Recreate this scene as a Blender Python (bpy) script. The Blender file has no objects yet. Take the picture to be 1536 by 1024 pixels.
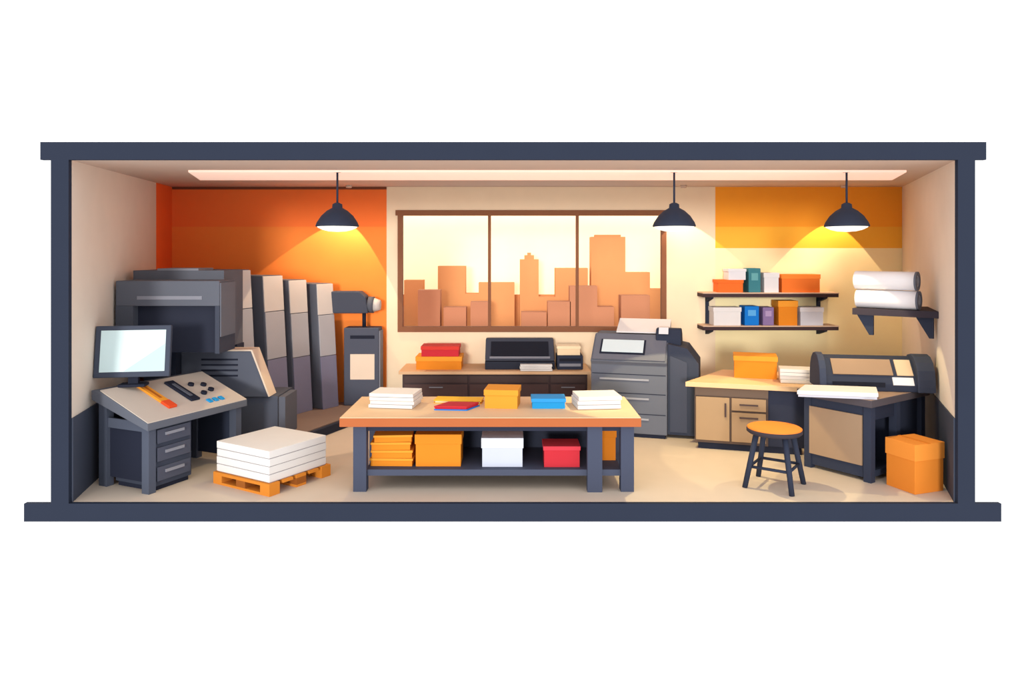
import bpy, math, random
from mathutils import Vector, Matrix
random.seed(4)
scene = bpy.context.scene
scene.view_settings.view_transform = 'Standard'
scene.view_settings.look = 'None'

# ------------------------------------------------------------ materials
def lin(c):
    c = c/255.0
    return c/12.92 if c <= 0.04045 else ((c+0.055)/1.055)**2.4
MATS = {}
def M(r, g, b, rough=0.75, emis=0.0, metal=0.0, name=None):
    key = (r, g, b, rough, emis, metal)
    if key in MATS: return MATS[key]
    m = bpy.data.materials.new(name or "paint_%d_%d_%d" % (r, g, b))
    m.use_nodes = True
    nt = m.node_tree
    p = nt.nodes["Principled BSDF"]
    base = (lin(r), lin(g), lin(b), 1)
    p.inputs["Roughness"].default_value = rough
    p.inputs["Metallic"].default_value = metal
    p.inputs["Specular IOR Level"].default_value = 0.15
    tc = nt.nodes.new("ShaderNodeTexCoord")
    nz = nt.nodes.new("ShaderNodeTexNoise"); nz.inputs["Scale"].default_value = 3.0
    mx = nt.nodes.new("ShaderNodeMix"); mx.data_type = 'RGBA'
    mx.inputs[6].default_value = tuple(v*0.96 for v in base[:3])+(1,)
    mx.inputs[7].default_value = tuple(min(1, v*1.04) for v in base[:3])+(1,)
    nt.links.new(tc.outputs["Object"], nz.inputs["Vector"])
    nt.links.new(nz.outputs["Fac"], mx.inputs[0])
    nt.links.new(mx.outputs[2], p.inputs["Base Color"])
    if emis > 0:
        p.inputs["Emission Color"].default_value = base
        p.inputs["Emission Strength"].default_value = emis
    MATS[key] = m
    return m

FRAME = M(36, 43, 60); NAVY = M(46, 52, 70); DNAVY = M(34, 38, 54); SLATE = M(76, 82, 98)
GREY = M(92, 96, 108); MGREY = M(132, 134, 146); LGREY = M(206, 200, 198); PALE = M(214, 214, 220)
WHITE = M(224, 221, 220); TAN = M(224, 192, 156); TANEDGE = M(172, 96, 56)
ORG = M(222, 134, 36); ORGD = M(200, 116, 28); ORGL = M(232, 154, 52)
RED = M(194, 46, 58); BLUE = M(20, 120, 215); CYAN = M(36, 146, 210); YEL = M(240, 188, 58)
DBROWN = M(76, 62, 64); TEAL = M(60, 125, 140); PURP = M(135, 115, 165)
BLACK = M(28, 30, 42)

# ------------------------------------------------------------ mesh helpers
def mesh_obj(name, verts, faces, mat, parent=None, bevel=0.0, smooth=False):
    me = bpy.data.meshes.new(name)
    me.from_pydata([tuple(v) for v in verts], [], faces)
    me.update()
    import bmesh
    bm = bmesh.new(); bm.from_mesh(me)
    bmesh.ops.recalc_face_normals(bm, faces=bm.faces)
    bm.to_mesh(me); bm.free()
    ob = bpy.data.objects.new(name, me)
    scene.collection.objects.link(ob)
    me.materials.append(mat)
    if parent is not None: ob.parent = parent
    if bevel > 0:
        b = ob.modifiers.new("bevel", 'BEVEL'); b.width = bevel; b.segments = 2; b.limit_method = 'ANGLE'
    if smooth:
        for p in me.polygons: p.use_smooth = True
    return ob
HF = [(0,1,2,3),(4,5,6,7),(0,1,5,4),(1,2,6,5),(2,3,7,6),(3,0,4,7)]
def hexa(name, bot, top, mat, parent=None, bevel=0.0):
    return mesh_obj(name, list(bot)+list(top), HF, mat, parent, bevel)
def box(name, x0, x1, y0, y1, z0, z1, mat, parent=None, bevel=0.0):
    b = [(x0,y0,z0),(x1,y0,z0),(x1,y1,z0),(x0,y1,z0)]
    t = [(x0,y0,z1),(x1,y0,z1),(x1,y1,z1),(x0,y1,z1)]
    return hexa(name, b, t, mat, parent, bevel)
def prism(name, pts, axis, a0, a1, mat, parent=None, bevel=0.0, smooth=False):
    """polygon pts extruded along axis.  x:(y,z)  y:(x,z)  z:(x,y)"""
    def mk(p, a):
        if axis == 'x': return (a, p[0], p[1])
        if axis == 'y': return (p[0], a, p[1])
        return (p[0], p[1], a)
    n = len(pts)
    v = [mk(p, a0) for p in pts]+[mk(p, a1) for p in pts]
    f = [tuple(range(n)), tuple(range(n, 2*n))]+[(i, (i+1) % n, n+(i+1) % n, n+i) for i in range(n)]
    return mesh_obj(name, v, f, mat, parent, bevel)
def rod(name, p0, p1, r0, mat, parent=None, r1=None, n=24, smooth=True):
    p0, p1 = Vector(p0), Vector(p1); r1 = r0 if r1 is None else r1
    d = (p1-p0).normalized()
    u = d.orthogonal().normalized(); w = d.cross(u)
    v = []; f = []
    for p, r in ((p0, r0), (p1, r1)):
        for i in range(n):
            a = 2*math.pi*i/n
            v.append(p+u*math.cos(a)*r+w*math.sin(a)*r)
    for i in range(n): f.append((i, (i+1) % n, n+(i+1) % n, n+i))
    f.append(tuple(range(n))); f.append(tuple(range(n, 2*n)))
    o = mesh_obj(name, v, f, mat, parent)
    if smooth:
        for p in o.data.polygons:
            p.use_smooth = len(p.vertices) == 4
    return o
def tube(name, p0, p1, ro, ri, mat, parent=None, n=32):
    p0, p1 = Vector(p0), Vector(p1)
    d = (p1-p0).normalized(); u = d.orthogonal().normalized(); w = d.cross(u)
    v = []; f = []
    for p, r in ((p0, ro), (p1, ro), (p1, ri), (p0, ri)):
        for i in range(n):
            a = 2*math.pi*i/n
            v.append(p+u*math.cos(a)*r+w*math.sin(a)*r)
    for k in range(4):
        for i in range(n):
            f.append((k*n+i, k*n+(i+1) % n, ((k+1) % 4)*n+(i+1) % n, ((k+1) % 4)*n+i))
    return mesh_obj(name, v, f, mat, parent)
def lathe(name, prof, mat, parent=None, n=40, smooth=True):
    v = []; f = []
    for r, z in prof:
        for i in range(n):
            a = 2*math.pi*i/n
            v.append((r*math.cos(a), r*math.sin(a), z))
    for k in range(len(prof)-1):
        for i in range(n):
            f.append((k*n+i, k*n+(i+1) % n, (k+1)*n+(i+1) % n, (k+1)*n+i))
    f.append(tuple(range(n))); f.append(tuple(range((len(prof)-1)*n, len(prof)*n)))
    o = mesh_obj(name, v, f, mat, parent)
    if smooth:
        for p in o.data.polygons: p.use_smooth = len(p.vertices) == 4
    return o
def group(name, x=0, y=0, z=0, yaw=0):
    e = bpy.data.objects.new(name, None); e.empty_display_size = 0.1
    e.location = (x, y, z); e.rotation_euler = (0, 0, math.radians(yaw))
    scene.collection.objects.link(e)
    return e

# ------------------------------------------------------------ small props
def carton(name, x, y, z, w, d, h, yaw=0, col=ORG, lid=None, lidh=0.3):
    g = group(name, x, y, z, yaw)
    lid = lid or col
    box("body", -w/2, w/2, -d/2, d/2, 0, h*(1-lidh)+0.005, col, g)
    box("lid", -w/2-0.012, w/2+0.012, -d/2-0.012, d/2+0.012, h*(1-lidh), h, lid, g, 0.004)
    return g
def papers(name, x, y, z, w, d, h, yaw=0, n=4, col=WHITE):
    g = group(name, x, y, z, yaw)
    t = h/n
    for i in range(n):
        ox, oy = random.uniform(-.012, .012), random.uniform(-.012, .012)
        box("ream_%d" % (i+1), -w/2+ox, w/2+ox, -d/2+oy, d/2+oy, i*t+0.005, (i+1)*t, col, g, 0.003)
        box("sheet_gap_%d" % (i+1), -w/2+.015, w/2-.015, -d/2+.015, d/2-.015, i*t, i*t+0.005, M(150, 146, 150), g)
    return g

# ------------------------------------------------------------ room shell
YB = 5.15; ZF = 4.0; ZB = 4.16
LX0, LX1, RX0, RX1 = -5.16, -6.375, 5.19, 7.31
def lx(y): return LX0+(LX1-LX0)*y/YB
def rx(y): return RX0+(RX1-RX0)*y/YB
def cz(y): return ZF+(ZB-ZF)*y/YB
FLOOR = M(208, 192, 176, rough=0.55)
CREAM = M(248, 226, 196); CEIL = M(204, 182, 168)
def quadslab(name, y0, y1, fx0, fx1, z0, z1, mat):
    return hexa(name, [(fx0(y0), y0, z0), (fx1(y0), y0, z0), (fx1(y1), y1, z0), (fx0(y1), y1, z0)],
                [(fx0(y0), y0, z1), (fx1(y0), y0, z1), (fx1(y1), y1, z1), (fx0(y1), y1, z1)], mat)
quadslab("floor", 0, YB+.1, lambda y: lx(y)-.1, lambda y: rx(y)+.1, -.12, 0, FLOOR)
hexa("ceiling", [(lx(0)-.1, 0, ZF), (rx(0)+.1, 0, ZF), (rx(YB)+.1, YB+.1, ZB), (lx(YB)-.1, YB+.1, ZB)],
     [(lx(0)-.1, 0, ZF+.1), (rx(0)+.1, 0, ZF+.1), (rx(YB)+.1, YB+.1, ZB+.1), (lx(YB)-.1, YB+.1, ZB+.1)], CEIL)
def sidewall(parent, nm, fx, sgn, y0, y1, z0, top, mat, th0=0.0, th1=0.1):
    def t(y): return cz(y) if top is None else top
    a = [(fx(y0)-sgn*th0, y0, z0), (fx(y0)+sgn*th1, y0, z0), (fx(y1)+sgn*th1, y1, z0), (fx(y1)-sgn*th0, y1, z0)]
    b = [(p[0], p[1], t(p[1])) for p in a]
    return hexa(nm, a, b, mat, parent)
wl = group("wall_left")
sidewall(wl, "plaster", lx, -1, 0, 3.97, 0, None, M(226, 214, 202))
sidewall(wl, "orange_paint", lx, -1, 3.97, YB, 0, None, M(248, 112, 52))
sidewall(wl, "wainscot", lx, -1, 0, 3.97, 0, .98, M(70, 76, 92), 0.015, 0)
wr = group("wall_right")
sidewall(wr, "plaster", rx, 1, 0, YB, 0, None, M(230, 218, 206))
sidewall(wr, "wainscot", rx, 1, 0, YB, 0, .98, M(64, 70, 86), 0.015, 0)
WX0, WX1, WZ0, WZ1 = -2.1, 2.85, 1.49, 3.66
wb = group("wall_back")
box("orange_paint", LX1-.1, -2.35, YB, YB+.12, 0, 3.41, M(255, 140, 62), wb)
box("orange_band_upper", LX1-.1, -2.35, YB, YB+.12, 3.41, ZB, M(255, 124, 58), wb)  # deeper orange above the lower field
box("plaster_left", -2.35, WX0, YB, YB+.12, 0, ZB, CREAM, wb)
box("plaster_below", WX0, WX1, YB, YB+.12, 0, WZ0, CREAM, wb)
box("plaster_above", WX0, WX1, YB, YB+.12, WZ1, ZB, CREAM, wb)
box("plaster_right", WX1, 3.81, YB, YB+.12, 0, ZB, CREAM, wb)
box("amber_band_upper", 3.81, RX1+.1, YB, YB+.12, 3.41, ZB, M(255, 166, 50), wb)  # bands turn paler from the ceiling down
box("amber_band_lower", 3.81, RX1+.1, YB, YB+.12, 3.01, 3.41, M(255, 186, 64), wb)
box("pale_yellow_band", 3.81, RX1+.1, YB, YB+.12, 0, 3.01, M(255, 236, 188), wb)
box("baseboard_back", LX1+.02, RX1-.02, YB-.02, YB, 0, .12, NAVY)
box("trim_1", LX1+.02, -2.35, YB-.03, YB, ZB-.05, ZB-.005, M(120, 70, 50))
win = group("window_1")
WB = M(138, 92, 68)
for n_, a in (("frame_left", (WX0-.04, WX0+.05, WZ0+.05, WZ1-.04)), ("frame_right", (WX1-.05, WX1+.04, WZ0+.05, WZ1-.04)),
              ("frame_top", (WX0-.08, WX1+.06, WZ1-.04, WZ1+.06)), ("frame_bottom", (WX0-.04, WX1+.04, WZ0-.05, WZ0+.05)),
              ("mullion_1", (-.45, -.395, WZ0+.05, WZ1-.04)), ("mullion_2", (1.2, 1.25, WZ0+.05, WZ1-.04))):
    box(n_, a[0], a[1], YB-.03, YB+.1, a[2], a[3], WB, win)
# city outside
city = group("city_skyline")
CB = M(216, 150, 98, emis=.1); CF = M(176, 120, 92, emis=.1)  # slight emission stands in for sunset glow on the buildings
back = [(-5.5,-4.6,2.4),(-4.4,-3.6,2.0),(-3.5,-2.9,2.6),(-2.59,-2.14,2.27),(-1.78,-1.12,2.61),(-1.12,-.80,1.95),(-.80,.06,2.21),(.19,.64,2.77),
        (.64,1.04,1.87),(1.04,1.82,2.56),(1.90,2.72,3.31),(2.72,3.31,2.46),(3.31,3.7,2.06),(3.9,4.6,2.7),(4.9,5.6,2.2)]
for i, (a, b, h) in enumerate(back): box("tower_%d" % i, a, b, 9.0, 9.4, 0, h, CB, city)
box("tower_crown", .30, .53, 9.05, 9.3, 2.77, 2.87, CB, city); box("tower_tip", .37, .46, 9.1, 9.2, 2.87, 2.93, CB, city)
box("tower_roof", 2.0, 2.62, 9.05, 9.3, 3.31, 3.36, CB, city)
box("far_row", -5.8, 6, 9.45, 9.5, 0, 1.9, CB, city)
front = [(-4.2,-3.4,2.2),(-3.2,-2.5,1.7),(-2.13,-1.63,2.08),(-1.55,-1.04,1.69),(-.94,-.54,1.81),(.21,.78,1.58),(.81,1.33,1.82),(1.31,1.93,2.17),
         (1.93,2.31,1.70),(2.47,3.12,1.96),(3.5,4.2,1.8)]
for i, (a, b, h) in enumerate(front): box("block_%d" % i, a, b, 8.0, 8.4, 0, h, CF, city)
box("sky_backdrop", -7, 8, 10.0, 10.05, 0, 4.5, M(255, 240, 200, emis=.5))
hexa("ceiling_light", [(-4.39, 1.35, cz(1.35)-.03), (5.35, 1.35, cz(1.35)-.03), (5.98, 2.95, cz(2.95)-.03), (-4.91, 2.95, cz(2.95)-.03)],
     [(-4.39, 1.35, cz(1.35)-.002), (5.35, 1.35, cz(1.35)-.002), (5.98, 2.95, cz(2.95)-.002), (-4.91, 2.95, cz(2.95)-.002)], M(255, 222, 204, emis=.5))
cf = group("building_frame")
box("base_slab", -5.68, 5.695, -.06, 0, -.21, 0, FRAME, cf)
box("top_beam", -5.49, 5.52, -.06, 0, ZF, 4.207, FRAME, cf)
box("post_left", -5.367, LX0, -.06, 0, 0, ZF, FRAME, cf)
box("post_right", RX0, 5.39, -.06, 0, 0, ZF, FRAME, cf)

# ------------------------------------------------------------ lamps
def spot(name, parent, loc, aim, energy, col, size, blend, soft=.03):
    L = bpy.data.lights.new(name, 'SPOT'); L.energy = energy; L.color = col
    L.spot_size = math.radians(size); L.spot_blend = blend; L.shadow_soft_size = soft
    lo = bpy.data.objects.new(name, L); scene.collection.objects.link(lo); lo.parent = parent
    lo.location = loc
    lo.rotation_euler = Vector(aim).to_track_quat('-Z', 'Y').to_euler()
for x, e in ((-2.38, 80), (2.21, 280), (4.56, 130)):
    y = 1.4
    g = group("pendant_lamp", x, y, 0)
    rod("cord", (0, 0, 3.58), (0, 0, cz(y)), .014, NAVY, g)
    lathe("ceiling_rose", [(.05, cz(y)-.03), (.05, cz(y)-.003)], NAVY, g)
    lathe("shade", [(.285, 3.275), (.29, 3.285), (.27, 3.335), (.215, 3.42), (.14, 3.49), (.07, 3.53), (.065, 3.58), (.03, 3.60)], NAVY, g)
    lathe("diffuser", [(.02, 3.205), (.12, 3.212), (.20, 3.232), (.26, 3.262), (.27, 3.276)], M(255, 250, 235, emis=.8), g)
    spot("lamp_spot", g, (0, 0, 3.17), (0, .05, -1), e, (1, .82, .42), 76, .05)
# added spots standing in for the pendants' light cones on the back wall
for x, tx, e in ((-2.95, -.24, 260), (3.1, .12, 120), (6.0, -.05, 150)):
    g = group("added_wall_spot", x, 4.66, 0)
    lathe("added_housing", [(.05, cz(4.66)-.05), (.06, cz(4.66)-.003)], M(200, 176, 160), g)
    spot("wall_cone_spot", g, (0, 0, cz(4.66)-.07), (tx, .0, -1), e, (1, .74, .46), 76, .03, .01)

# ------------------------------------------------------------ control console
c = group("press_control_console", -4.38, .25, 0, -24)
prism("sloped_top", [(-.94, 1.20), (-.80, 1.20), (.05, .87), (.05, .78), (-.94, 1.08)], 'y', -.06, 1.56, M(92, 96, 108), c, .008)
prism("worktop_surface", [(-.79, 1.198), (.045, .872), (.045, .882), (-.79, 1.21)], 'y', -.05, 1.55, M(196, 184, 174), c)
box("leg_1", -.88, -.74, 0, .1, 0, 1.06, SLATE, c); box("leg_2", -.12, 0, 0, .1, 0, .82, SLATE, c)
box("leg_3", -.12, 0, 1.4, 1.5, 0, .82, SLATE, c); box("leg_4", -.88, -.74, 1.4, 1.5, 0, 1.06, SLATE, c)
box("end_panel", -.74, -.12, .05, .08, .12, .84, DNAVY, c); box("upper_end_rail", -.74, -.12, .02, .05, .74, .86, SLATE, c)
box("back_panel", -.86, -.82, .1, 1.4, .1, 1.0, DNAVY, c); box("far_panel", -.8, -.12, 1.43, 1.46, .1, .8, NAVY, c)
box("drawer_cabinet", -.7, -.03, .1, .66, .06, .78, M(60, 66, 82), c)
box("plinth", -.68, -.06, .12, .64, 0, .06, DNAVY, c)
for i, z in enumerate((.58, .36, .12)):
    box("drawer_%d" % (i+1), -.03, -.005, .13, .63, z-.0, z+.17, M(74, 78, 94), c, .004)
    box("handle_%d" % (i+1), -.005, .012, .24, .52, z+.09, z+.125, MGREY, c)
def top_item(nm, x, y, w, d, h, mat, rot=0, round_=False):
    z = .882+(.045-x)*.3926
    if round_: o = rod(nm, (0, 0, 0), (0, 0, h), w/2, mat, c)
    else: o = box(nm, -w/2, w/2, -d/2, d/2, 0, h, mat, c, .004)
    o.rotation_mode = 'ZYX'
    o.location = (x, y, z); o.rotation_euler = (0, math.radians(21.4), math.radians(rot))
    return o
top_item("ruler_tray", -.42, .46, .62, .12, .03, ORGL, 0); top_item("red_strip", -.20, .46, .16, .122, .034, M(225, 80, 40), 0)
top_item("ruler_slot", -.50, .46, .34, .04, .033, M(180, 96, 30), 0)
top_item("key_panel", -.42, .86, .54, .14, .03, DNAVY, 0); top_item("key_slot", -.42, .86, .36, .05, .036, GREY, 0)
for i, (a, b) in enumerate(((-.52, 1.10), (-.46, 1.26), (-.28, 1.10), (-.32, 1.26))): top_item("knob_%d" % i, a, b, .08, 0, .03, DNAVY, 0, True)
for i, b in enumerate((1.02, 1.12, 1.22)): top_item("blue_button_%d" % i, -.09, b, .08, .06, .02, CYAN)
m = group("computer_monitor", -4.88, .86, 1.222, 10)
box("foot", -.16, .16, -.1, .1, -.02, .015, DNAVY, m, .005); box("neck", -.06, .06, -.02, .05, .015, .3, DNAVY, m)
scr = group("screen_unit"); scr.parent = m; scr.location = (0, -.04, .10); scr.rotation_euler = (math.radians(-9), 0, 0)
box("bezel", -.46, .45, -.03, .05, 0, .66, M(66, 72, 88), scr, .012)
box("display_face", -.39, .39, -.036, -.03, .07, .60, M(196, 218, 222, rough=.3, emis=.1), scr)
mesh_obj("painted_display_glare", [(-.1, -.038, .075), (.385, -.038, .075), (.385, -.038, .42)], [(0, 1, 2)], M(168, 198, 206, rough=.3, emis=.1), scr)  # glare painted as a flat tinted triangle on the display

# ------------------------------------------------------------ printing press
p = group("offset_printing_press")
prism("platform", [(-5.2, 2.3), (-3.28, 2.35), (-2.36, 4.7), (-2.36, 5.08), (-5.2, 5.08)], 'z', 0, .13, M(44, 48, 64), p)
prism("platform_tread", [(-5.1, 2.4), (-3.33, 2.42), (-2.43, 4.7), (-2.43, 5.05), (-5.1, 5.05)], 'z', .13, .145, M(132, 112, 104), p)
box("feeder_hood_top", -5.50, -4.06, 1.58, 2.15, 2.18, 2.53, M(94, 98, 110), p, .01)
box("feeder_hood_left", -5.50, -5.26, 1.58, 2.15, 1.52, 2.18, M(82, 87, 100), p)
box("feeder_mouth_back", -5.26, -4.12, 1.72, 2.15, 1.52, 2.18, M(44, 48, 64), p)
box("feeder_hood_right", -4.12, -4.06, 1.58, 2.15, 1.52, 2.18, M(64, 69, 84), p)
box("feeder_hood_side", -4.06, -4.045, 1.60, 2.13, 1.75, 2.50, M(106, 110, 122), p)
box("feeder_label_strip", -5.2, -4.3, 1.572, 1.58, 2.27, 2.32, MGREY, p)
box("feeder_rear", -5.55, -4.22, 2.15, 2.9, 1.52, 2.66, M(96, 100, 112), p)
box("feeder_vent_top", -5.2, -4.6, 2.16, 2.7, 2.66, 2.69, MGREY, p)
box("feeder_body", -5.40, -4.93, 2.16, 2.9, .15, 1.52, NAVY, p)
box("feeder_column", -4.93, -4.2, 2.62, 2.9, .79, 1.52, NAVY, p)
prism("delivery_body", [(-4.92, .78), (-4.92, 1.46), (-3.88, 1.46), (-3.62, .78)], 'y', 2.32, 2.60, M(90, 95, 110), p)
prism("delivery_slope_panel", [(-3.88, 1.46), (-3.62, .78), (-3.60, .785), (-3.86, 1.48), (-4.92, 1.48), (-4.92, 1.46)], 'y', 2.30, 2.61, M(222, 204, 186), p)
box("delivery_base", -4.6, -3.5, 2.36, 3.1, .15, .78, M(76, 81, 96), p)
box("delivery_base_end", -3.5, -3.40, 2.4, 3.0, .15, .76, M(92, 96, 110), p)
for i in range(4): box("vent_slot_%d" % i, -4.62, -4.08, 2.308, 2.32, 1.08+i*.08, 1.105+i*.08, DNAVY, p)
def tower(i, FR, BR, H, w):
    FR = Vector(FR+(0,)); BR = Vector(BR+(0,))
    d = (BR-FR).normalized(); left = Vector((-d.y, d.x, 0))
    z0 = .145
    b = [FR+left*w, FR, BR, BR+left*w]
    lean = left*.15
    bot = [(v.x, v.y, z0) for v in b]
    top = [((v+lean).x, (v+lean).y, H) if k in (1, 2) else (v.x, v.y, H) for k, v in enumerate(b)]
    hexa("tower_%d_body" % i, bot, top, M(98, 102, 115), p, .015)
    L = (BR-FR).length
    def pt(u, v, off):
        q = FR+d*L*u+lean*v-left*off
        return (q.x, q.y, z0+(H-z0)*v)
    def panel(nm, u0, u1, v0, v1, mat, t=.02):
        hexa(nm, [pt(u0, v0, 0), pt(u1, v0, 0), pt(u1, v0, t), pt(u0, v0, t)], [pt(u0, v1, 0), pt(u1, v1, 0), pt(u1, v1, t), pt(u0, v1, t)], mat, p, .006)
    panel("tower_%d_side_upper" % i, 0, 1, .75, .995, M(210, 204, 202))  # lit side face put into the panel colours, darker downwards
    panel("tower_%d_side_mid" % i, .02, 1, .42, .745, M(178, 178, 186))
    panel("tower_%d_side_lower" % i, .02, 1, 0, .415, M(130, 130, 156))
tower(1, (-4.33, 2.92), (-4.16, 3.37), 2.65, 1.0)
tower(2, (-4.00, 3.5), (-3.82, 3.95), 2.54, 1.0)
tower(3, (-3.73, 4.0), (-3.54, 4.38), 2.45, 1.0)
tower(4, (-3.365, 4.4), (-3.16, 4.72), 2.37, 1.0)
box("end_cabinet", -3.06, -2.42, 4.74, 5.08, .145, 1.56, M(82, 87, 103), p, .02)
box("end_cabinet_side", -2.42, -2.40, 4.76, 5.06, .2, 1.5, MGREY, p)
box("end_cabinet_paper_window", -2.94, -2.50, 4.73, 4.74, .62, 1.08, M(236, 216, 196), p)
box("end_cabinet_slot", -2.94, -2.5, 4.73, 4.74, 1.36, 1.42, DNAVY, p)
rod("motor_post", (-2.72, 4.9, 1.56), (-2.72, 4.9, 1.85), .035, DNAVY, p)
prism("motor_housing", [(-3.3, 1.82), (-3.3, 2.22), (-2.78, 2.22), (-2.66, 2.12), (-2.62, 1.82)], 'y', 4.74, 5.04, M(72, 77, 92), p, .02)
rod("motor_collar", (-2.64, 4.9, 1.97), (-2.54, 4.9, 1.965), .15, GREY, p)
rod("motor_cap", (-2.54, 4.9, 1.965), (-2.42, 4.9, 1.96), .13, LGREY, p, r1=.09)

# ------------------------------------------------------------ pallet with paper
g = group("paper_pallet", -2.90, .17, 0, -31)
g.scale = (1.09, 1.06, .98)
PW = M(210, 130, 46); PD = M(150, 86, 34)
for i in range(5):
    box("deck_board_%d" % i, -.95, 0, i*.2, i*.2+.15, .115, .15, PW, g)
for i in range(3):
    for j in range(3):
        box("block_%d%d" % (i, j), -.95+i*.4, -.95+i*.4+.15, j*.4, j*.4+.15, .03, .115, PD if (i+j) % 2 else PW, g)
    box("skid_%d" % i, -.95, 0, i*.4, i*.4+.15, 0, .03, PW, g)
for i in range(4):
    o = random.uniform(-.01, .01)
    box("paper_ream_%d" % i, -.92+o, -.03+o, .03, .91, .158+i*.098, .158+(i+1)*.098-.008, WHITE, g, .004)
    box("paper_gap_%d" % i, -.91, -.04, .04, .90, .15+i*.098, .158+i*.098, M(150, 146, 150), g)

# ------------------------------------------------------------ central worktable
t = group("packing_worktable")
box("tabletop", -2.09, 1.565, .28, 1.60, .81, .915, TANEDGE, t, .006)
box("tabletop_surface", -2.085, 1.56, .285, 1.595, .915, .922, TAN, t)
for i, (a, b, c0, d0) in enumerate(((-1.94, -1.78, .36, .5), (1.33, 1.49, .36, .5), (.92, 1.10, .34, .46), (-1.94, -1.80, 1.38, 1.52), (1.33, 1.47, 1.38, 1.52))):
    box("leg_%d" % (i+1), a, b, c0, d0, 0, .81, M(66, 72, 92), t)
box("apron_front", -1.78, 1.33, .40, .44, .735, .81, M(44, 48, 66), t)
box("shelf_board", -1.80, 1.35, .42, 1.46, .18, .255, M(72, 78, 98), t)
box("back_panel", -1.80, 1.33, 1.46, 1.49, .12, .81, M(46, 51, 68), t)
papers("paper_stack", -1.52, 1.02, .922, .58, .44, .19, -8)
papers("paper_stack", 1.10, .98, .922, .56, .44, .16, 6, 3)
carton("parcel_box", -.12, 1.0, .922, .42, .40, .24, -6, ORGL, ORGL)
carton("gift_box", .47, .95, .922, .42, .30, .13, 0, CYAN, M(50, 150, 220), .35)
g = group("yellow_folder", -.71, 1.24, .922, -6); box("cover", -.32, .32, -.13, .13, .03, .045, YEL, g, .003); box("pages", -.30, .30, -.12, .12, .008, .03, M(240, 225, 190), g); box("cover_bottom", -.32, .32, -.13, .13, 0, .008, M(222, 160, 40), g)
g = group("red_book", -.72, .84, .922, -4)
prism("cover_top", [(-.26, -.15), (.16, -.15), (.28, .14), (-.12, .14)], 'z', .035, .055, RED, g, .003); prism("pages", [(-.25, -.14), (.15, -.14), (.27, .13), (-.11, .13)], 'z', .014, .035, M(190, 40, 60), g)
prism("cover_bottom", [(-.26, -.15), (.165, -.155), (.29, .14), (-.12, .14)], 'z', 0, .014, BLUE, g)
for i, (dx, h) in enumerate(((0, .10), (.0, .10), (-.02, .10), (.0, .09))):
    z = .256+sum((.10, .10, .10, .09)[:i])
    carton("flat_carton", -1.50+dx, .76, z, .52-.02*i, .40, h-.002, 2*i-2, ORG, ORGL, .3)
carton("cardboard_box", -.92, .76, .256, .56, .42, .40, 0, ORG, ORG, .3)
carton("archive_box", -.12, .72, .256, .50, .38, .36, 0, M(196, 202, 220), M(214, 218, 232), .35)
carton("red_box", .62, .70, .256, .44, .36, .26, 0, RED, M(208, 60, 74), .2)
carton("cardboard_box", 1.22, 1.0, .256, .22, .36, .42, 0, ORGD, ORGD)

# ------------------------------------------------------------ back counter
b = group("back_counter")
box("worktop", -1.98, 1.38, 4.2, 5.12, .80, .85, M(216, 178, 140), b)
box("carcass", -1.92, 1.32, 4.26, 5.12, .08, .80, DBROWN, b); box("plinth", -1.88, 1.28, 4.3, 5.1, 0, .08, DNAVY, b)
for i, (a, e) in enumerate(((-1.88, -.78), (-.74, .64), (.68, 1.28))):
    box("door_front_%d" % i, a, e, 4.24, 4.26, .12, .62, M(86, 68, 68), b); box("drawer_front_%d" % i, a, e, 4.24, 4.26, .65, .77, M(80, 66, 66), b)
    box("pull_%d" % i, (a+e)/2-.12, (a+e)/2+.12, 4.22, 4.24, .56, .58, MGREY, b)
carton("shipping_box", -1.30, 4.66, .85, .80, .5, .23, 0, ORG, ORGL, .35)
carton("red_gift_box", -1.28, 4.66, 1.08, .66, .44, .18, 0, RED, M(210, 62, 54), .35)
s = group("flatbed_scanner", .02, 4.72, .85)
prism("base", [(-.30, 0), (-.30, .14), (.3, .18), (.3, 0)], 'x', -.50, .74, M(40, 44, 58), s, .01)
prism("lid", [(-.28, .15), (.1, .50), (.3, .50), (.3, .18)], 'x', -.50, .74, M(66, 70, 84), s, .02)
prism("glass_panel", [(-.20, .225), (.04, .447), (.04, .459), (-.21, .235)], 'x', -.40, .64, BLACK, s)
prism("light_bar", [(-.245, .185), (-.215, .213), (-.225, .222), (-.255, .195)], 'x', -.42, .66, MGREY, s)
s2 = group("label_printer", 1.04, 4.62, .85)
box("case", -.24, .22, -.22, .24, 0, .25, NAVY, s2, .015); box("slot", -.2, .18, -.23, -.22, .06, .11, MGREY, s2); box("slot_dark", -.2, .18, -.23, -.22, .15, .2, BLACK, s2)
carton("cream_box", 1.01, 4.62, 1.102, .40, .34, .16, 0, M(240, 214, 178), M(250, 226, 190))
papers("envelope_stack", .42, 4.30, .85, .56, .15, .11, 0, 3)

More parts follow.
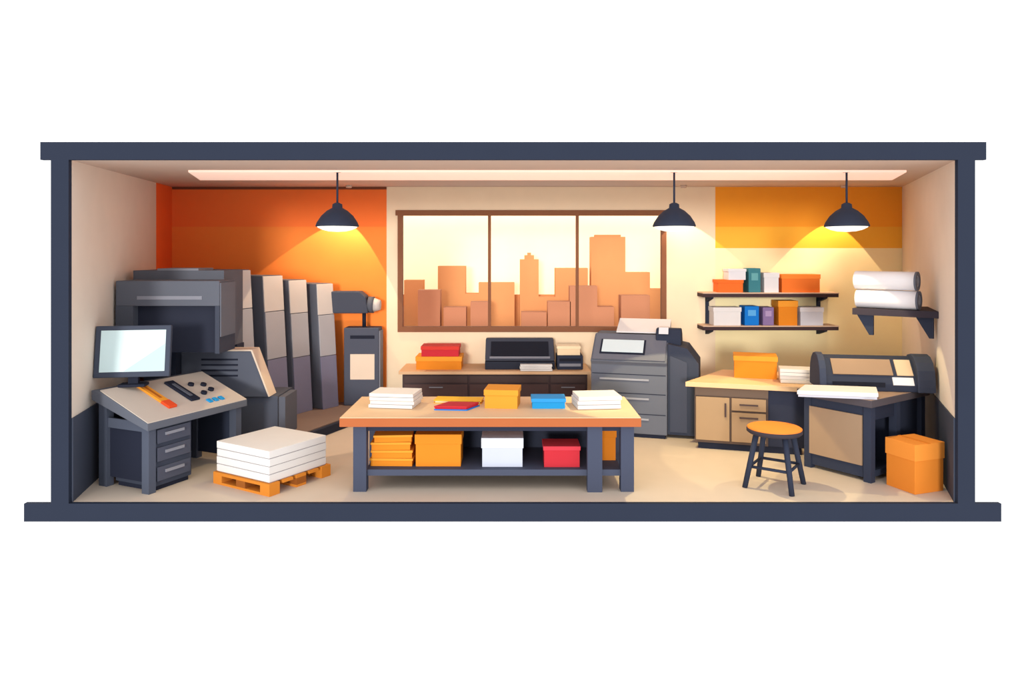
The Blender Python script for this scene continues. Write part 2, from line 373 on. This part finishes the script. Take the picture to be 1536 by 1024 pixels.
# ------------------------------------------------------------ large digital printer
d = group("office_printer", 1.27, 3.20, 0, -16)
prism("main_body", [(0, .06), (0, 1.14), (-.05, 1.2), (.42, 1.58), (.95, 1.58), (.95, .06)], 'x', 0, 1.2, M(98, 102, 115), d, .012)
prism("sloped_panel", [(-.04, 1.222), (.40, 1.575), (.40, 1.59), (-.05, 1.235)], 'x', .03, 1.17, M(108, 111, 124), d)
prism("touch_screen", [(.06, 1.322), (.27, 1.49), (.265, 1.51), (.055, 1.344)], 'x', .16, .82, M(206, 220, 226, emis=.1), d)
prism("touch_screen_frame", [(.04, 1.300), (.29, 1.500), (.282, 1.512), (.032, 1.314)], 'x', .13, .85, DNAVY, d)
box("plinth", .03, 1.17, .03, .9, 0, .06, DNAVY, d)
for i, z in enumerate((.90, .60, .28)):
    box("drawer_seam_%d" % i, .02, 1.18, -.006, .0, z+.09, z+.10, DNAVY, d)
    box("drawer_handle_%d" % i, .14, .92, -.02, 0, z, z+.03, M(150, 152, 164), d, .004)
hexa("output_tray_paper", [(.34, .5, 1.6), (1.2, .5, 1.6), (1.2, .95, 1.66), (.34, .95, 1.66)], [(.34, .5, 1.62), (1.2, .5, 1.62), (1.2, .95, 1.80), (.34, .95, 1.80)], M(228, 226, 228), d)
prism("side_module", [(1.2, .05), (1.68, .05), (1.68, 1.18), (1.5, 1.42), (1.2, 1.48)], 'y', .12, .95, M(54, 60, 77), d, .01)
prism("side_module_front", [(1.24, .1), (1.5, .1), (1.5, 1.2), (1.24, 1.3)], 'y', .10, .12, M(66, 71, 88), d)
prism("exit_chute", [(.3, 1.58), (.36, 1.70), (.52, 1.70), (.70, 1.60), (.8, 1.4), (.3, 1.4)], 'x', 1.0, 1.4, NAVY, d, .02)
prism("exit_sheet", [(.28, 1.62), (.33, 1.70), (.5, 1.705), (.5, 1.72), (.32, 1.72), (.26, 1.62)], 'x', 1.05, 1.2, PALE, d)

# ------------------------------------------------------------ right counter
k = group("cabinet_counter", 2.73, 2.37, 0, -16)
prism("worktop", [(-.13, -.08), (1.62, -.08), (1.62, 1.28), (.40, 1.28)], 'z', .93, 1.0, M(222, 184, 144), k, .004)
prism("carcass", [(0, 0), (1.04, 0), (1.04, 1.2), (.46, 1.2)], 'z', .1, .93, M(92, 76, 68), k); prism("plinth", [(.05, .04), (1.5, .04), (1.5, 1.15), (.5, 1.15)], 'z', 0, .1, DNAVY, k)
box("side_unit", 1.04, 1.55, .02, 1.2, .1, .93, M(46, 50, 68), k)
box("valance", 0.01, 1.04, -.015, 0, .80, .92, M(110, 92, 80), k)
box("door_left", .02, .50, -.025, 0, .14, .78, M(164, 136, 106), k, .004)
box("drawer_front", .53, 1.01, -.025, 0, .60, .78, M(158, 130, 102), k, .004)
box("door_right", .53, 1.01, -.025, 0, .14, .57, M(158, 130, 102), k, .004)
box("handle_left", .43, .455, -.045, -.025, .50, .70, DBROWN, k); box("handle_drawer", .64, .90, -.045, -.025, .68, .70, DBROWN, k); box("handle_right", .64, .90, -.045, -.025, .49, .51, DBROWN, k)
carton("lidded_file_box", 3.78, 2.82, 1.0, .62, .44, .34, -16, ORG, ORGL, .22)
papers("letter_paper_ream", 4.24, 2.32, 1.0, .50, .34, .21, -16)

# ------------------------------------------------------------ plotter table + plotter
q = group("plotter_table", 4.54, .68, 0, 35)
box("tabletop", -.08, 1.41, -.05, 1.0, .97, 1.06, M(78, 72, 78), q, .006)
box("tabletop_surface", -.07, 1.40, -.04, .99, 1.06, 1.066, M(160, 134, 118), q)
for i, (a, e) in enumerate(((0, 0), (1.28, 0), (0, .84), (1.28, .84), (.62, 0))):
    box("post_%d" % i, a, a+.1, e, e+.1, 0, .97, M(48, 54, 72), q)
box("end_frame", .02, .06, .1, .84, .05, .97, M(48, 54, 72), q)
box("brown_panel", -.005, .02, .12, .86, .20, .84, M(158, 132, 108), q)
box("back_board", .1, 1.28, .86, .9, .05, .97, DNAVY, q)
box("cabinet", .72, 1.28, .06, .86, .1, .97, M(42, 47, 64), q); box("drawer_rail", .1, .62, .03, .8, .78, .97, M(40, 45, 62), q)
box("low_rail", .1, 1.28, .02, .08, .06, .14, NAVY, q); box("low_shelf", .1, .72, .08, .86, .06, .12, DNAVY, q)
r = group("large_format_plotter", 4.93, 1.50, 1.066, -10)
prof = [(-.28, 0), (-.30, .10), (-.24, .20), (-.06, .40), (.04, .44), (.16, .42), (.25, .30), (.26, 0)]
prism("body", prof, 'x', -.64, .62, M(50, 55, 72), r, .01)
def end(nm, a0, a1, mt):
    pts = [(-.33, 0), (-.33, .08)]
    for i in range(9):
        a = math.radians(180-22.5*i); pts.append((-.02+.30*math.cos(a), .17+.31*math.sin(a)))
    pts += [(.28, 0)]
    prism(nm, pts, 'x', a0, a1, mt, r, .01)
end("end_cap_left", -.73, -.64, M(60, 66, 84)); end("end_cap_right", .50, .72, M(60, 66, 84))
prism("lid_panel", [(-.235, .206), (-.07, .389), (-.08, .402), (-.25, .216)], 'x', -.54, .22, M(154, 127, 104), r)
prism("control_panel", [(-.235, .206), (-.07, .389), (-.08, .402), (-.25, .216)], 'x', .27, .47, M(206, 180, 150), r)
prism("status_window", [(-.305, .09), (-.25, .18), (-.262, .19), (-.32, .095)], 'x', .2, .46, PALE, r)
prism("paper_slot", [(-.292, .06), (-.292, .12), (-.31, .12), (-.31, .06)], 'x', -.56, .1, BLACK, r)
g = group("printed_sheet_stack", 4.25, 1.00, 1.066, -12)
prism("sheets", [(-.52, -.26), (.42, -.26), (.52, .20), (-.36, .20)], 'z', 0, .03, M(190, 190, 202), g)
prism("top_sheet", [(-.54, -.28), (.43, -.28), (.53, .20), (-.36, .20)], 'z', .032, .085, WHITE, g, .01)

# ------------------------------------------------------------ stool
g = group("bar_stool", 3.29, .60)
lathe("seat", [(.31, .66), (.335, .68), (.335, .71), (.32, .725)], M(58, 52, 60), g)
lathe("seat_cushion", [(.325, .715), (.33, .73), (.31, .742), (.05, .745)], M(226, 130, 52), g)
for i, a in enumerate((-90, 0, 90, 180)):
    a = math.radians(a+10); ca, sa = math.cos(a), math.sin(a)
    rod("leg_%d" % (i+1), (ca*.24, sa*.24, .68), (ca*.40, sa*.40, 0.0), .036, NAVY, g, r1=.032, n=12)
for i in range(4):
    a = math.radians(i*90+10); b2 = math.radians(i*90+100); z = .26; R = .335
    rod("rung_%d" % (i+1), (math.cos(a)*R, math.sin(a)*R, z), (math.cos(b2)*R, math.sin(b2)*R, z), .018, NAVY, g, n=10)

g = group("shipping_carton", 4.86, .25, 0, 20)
box("body", 0, .465, 0, .42, 0, .44, M(216, 128, 46), g, .004); box("lid", -.01, .475, -.01, .43, .40, .60, M(228, 140, 56), g, .004)
box("tape", .2, .25, -.012, .432, .598, .603, M(214, 124, 40), g)

# ------------------------------------------------------------ shelves
g = group("shelf_unit")
SB = M(70, 54, 58)
for nm, z in (("upper", 2.2), ("lower", 1.6)):
    box("board_"+nm, 3.47, 5.93, 4.72, YB-.001, z-.085, z-.02, SB, g); box("board_top_"+nm, 3.47, 5.93, 4.70, YB-.001, z-.02, z, M(214, 186, 164), g)
    for xx in (3.62, 5.70): prism("bracket_%s_%d" % (nm, int(xx)), [(YB-.001, z-.2), (YB-.001, z-.085), (4.78, z-.085), (4.82, z-.12)], 'x', xx, xx+.06, NAVY, g)
box("upright_1", 3.62, 3.68, 5.10, YB-.001, 1.5, 2.12, NAVY, g); box("upright_2", 5.70, 5.76, 5.10, YB-.001, 1.5, 2.12, NAVY, g)
def stored(nm, x0, x1, z, h, col, lid=None, y=4.92, dd=.32):
    return carton(nm, (x0+x1)/2, y, z, x1-x0-.03, dd, h, 0, col, lid or col, .25)
stored("storage_box", 3.74, 4.22, 2.2, .23, M(232, 112, 46)); stored("storage_box", 3.93, 4.27, 2.43, .20, M(222, 224, 234))
def binder(x, z, w, h, col, lab):
    g = group("binder", x, 4.92, z)
    box("cover", -w, w, -.16, .16, 0, h, col, g, .01); box("spine_label", -w*.55, w*.55, -.163, -.16, h*.5, h*.8, lab, g)
binder(4.42, 2.2, .11, .44, TEAL, M(100, 165, 175))
stored("storage_box", 4.58, 4.87, 2.2, .36, M(222, 224, 232)); stored("storage_box", 4.90, 5.62, 2.2, .33, M(236, 122, 50), M(244, 136, 56))
stored("storage_box", 3.66, 4.18, 1.6, .33, M(226, 226, 230))
binder(4.37, 1.6, .13, .35, BLUE, M(90, 170, 235)); binder(4.67, 1.6, .10, .33, PURP, M(170, 150, 195))
stored("storage_box", 4.84, 5.21, 1.6, .45, ORG, ORGL); stored("storage_box", 5.24, 5.68, 1.6, .33, M(208, 213, 228), M(224, 227, 238))

g = group("roll_shelf")
prism("board", [(4.80, 1.75), (rx(1.1)-.002, 1.1), (rx(2.05)-.002, 2.05), (5.05, 2.05)], 'z', 2.05, 2.14, M(56, 50, 60), g)
for i, (bx, by) in enumerate(((4.93, 1.76), (5.52, 1.32))):
    br = prism("bracket_%d" % i, [(-.05, 0), (.16, 0), (.16, -.28), (.11, -.28)], 'y', -.03, .03, NAVY, g)
    br.location = (bx, by, 2.05); br.rotation_euler = (0, 0, math.radians(-37))
def roll(zc, off):
    e = group("paper_roll", 4.93+off*.8, 1.87-off*.6, zc, -43)
    tube("paper", (0, 0, 0), (.78, 0, 0), .128, .07, M(212, 210, 216), e, 48)
    tube("end_ring", (.775, 0, 0), (.80, 0, 0), .13, .085, M(96, 100, 114), e)
    tube("core", (-.01, 0, 0), (.79, 0, 0), .085, .06, M(150, 150, 160), e)
roll(2.14+.131, 0); roll(2.14+.393, -.02)

# ------------------------------------------------------------ lights & world
w = bpy.data.worlds.new("World"); scene.world = w; w.use_nodes = True
w.node_tree.nodes["Background"].inputs[0].default_value = (1, 1, 1, 1); w.node_tree.nodes["Background"].inputs[1].default_value = 1.35
S = bpy.data.lights.new("sun", 'SUN'); S.energy = 1.9; S.angle = math.radians(9); S.color = (1, .96, .88)
so = bpy.data.objects.new("sun", S); scene.collection.objects.link(so); so.location = (-6, -12, 5)
so.rotation_euler = Vector((.14, 1, -.08)).to_track_quat('-Z', 'Y').to_euler()

cam = bpy.data.cameras.new("camera"); co = bpy.data.objects.new("camera", cam); scene.collection.objects.link(co)
co.location = (0, -8.594, 2.91); co.rotation_euler = (math.radians(90), 0, 0)
cam.sensor_width = 36; cam.lens = 36*1100/1536; cam.shift_y = -132/1536
scene.camera = co
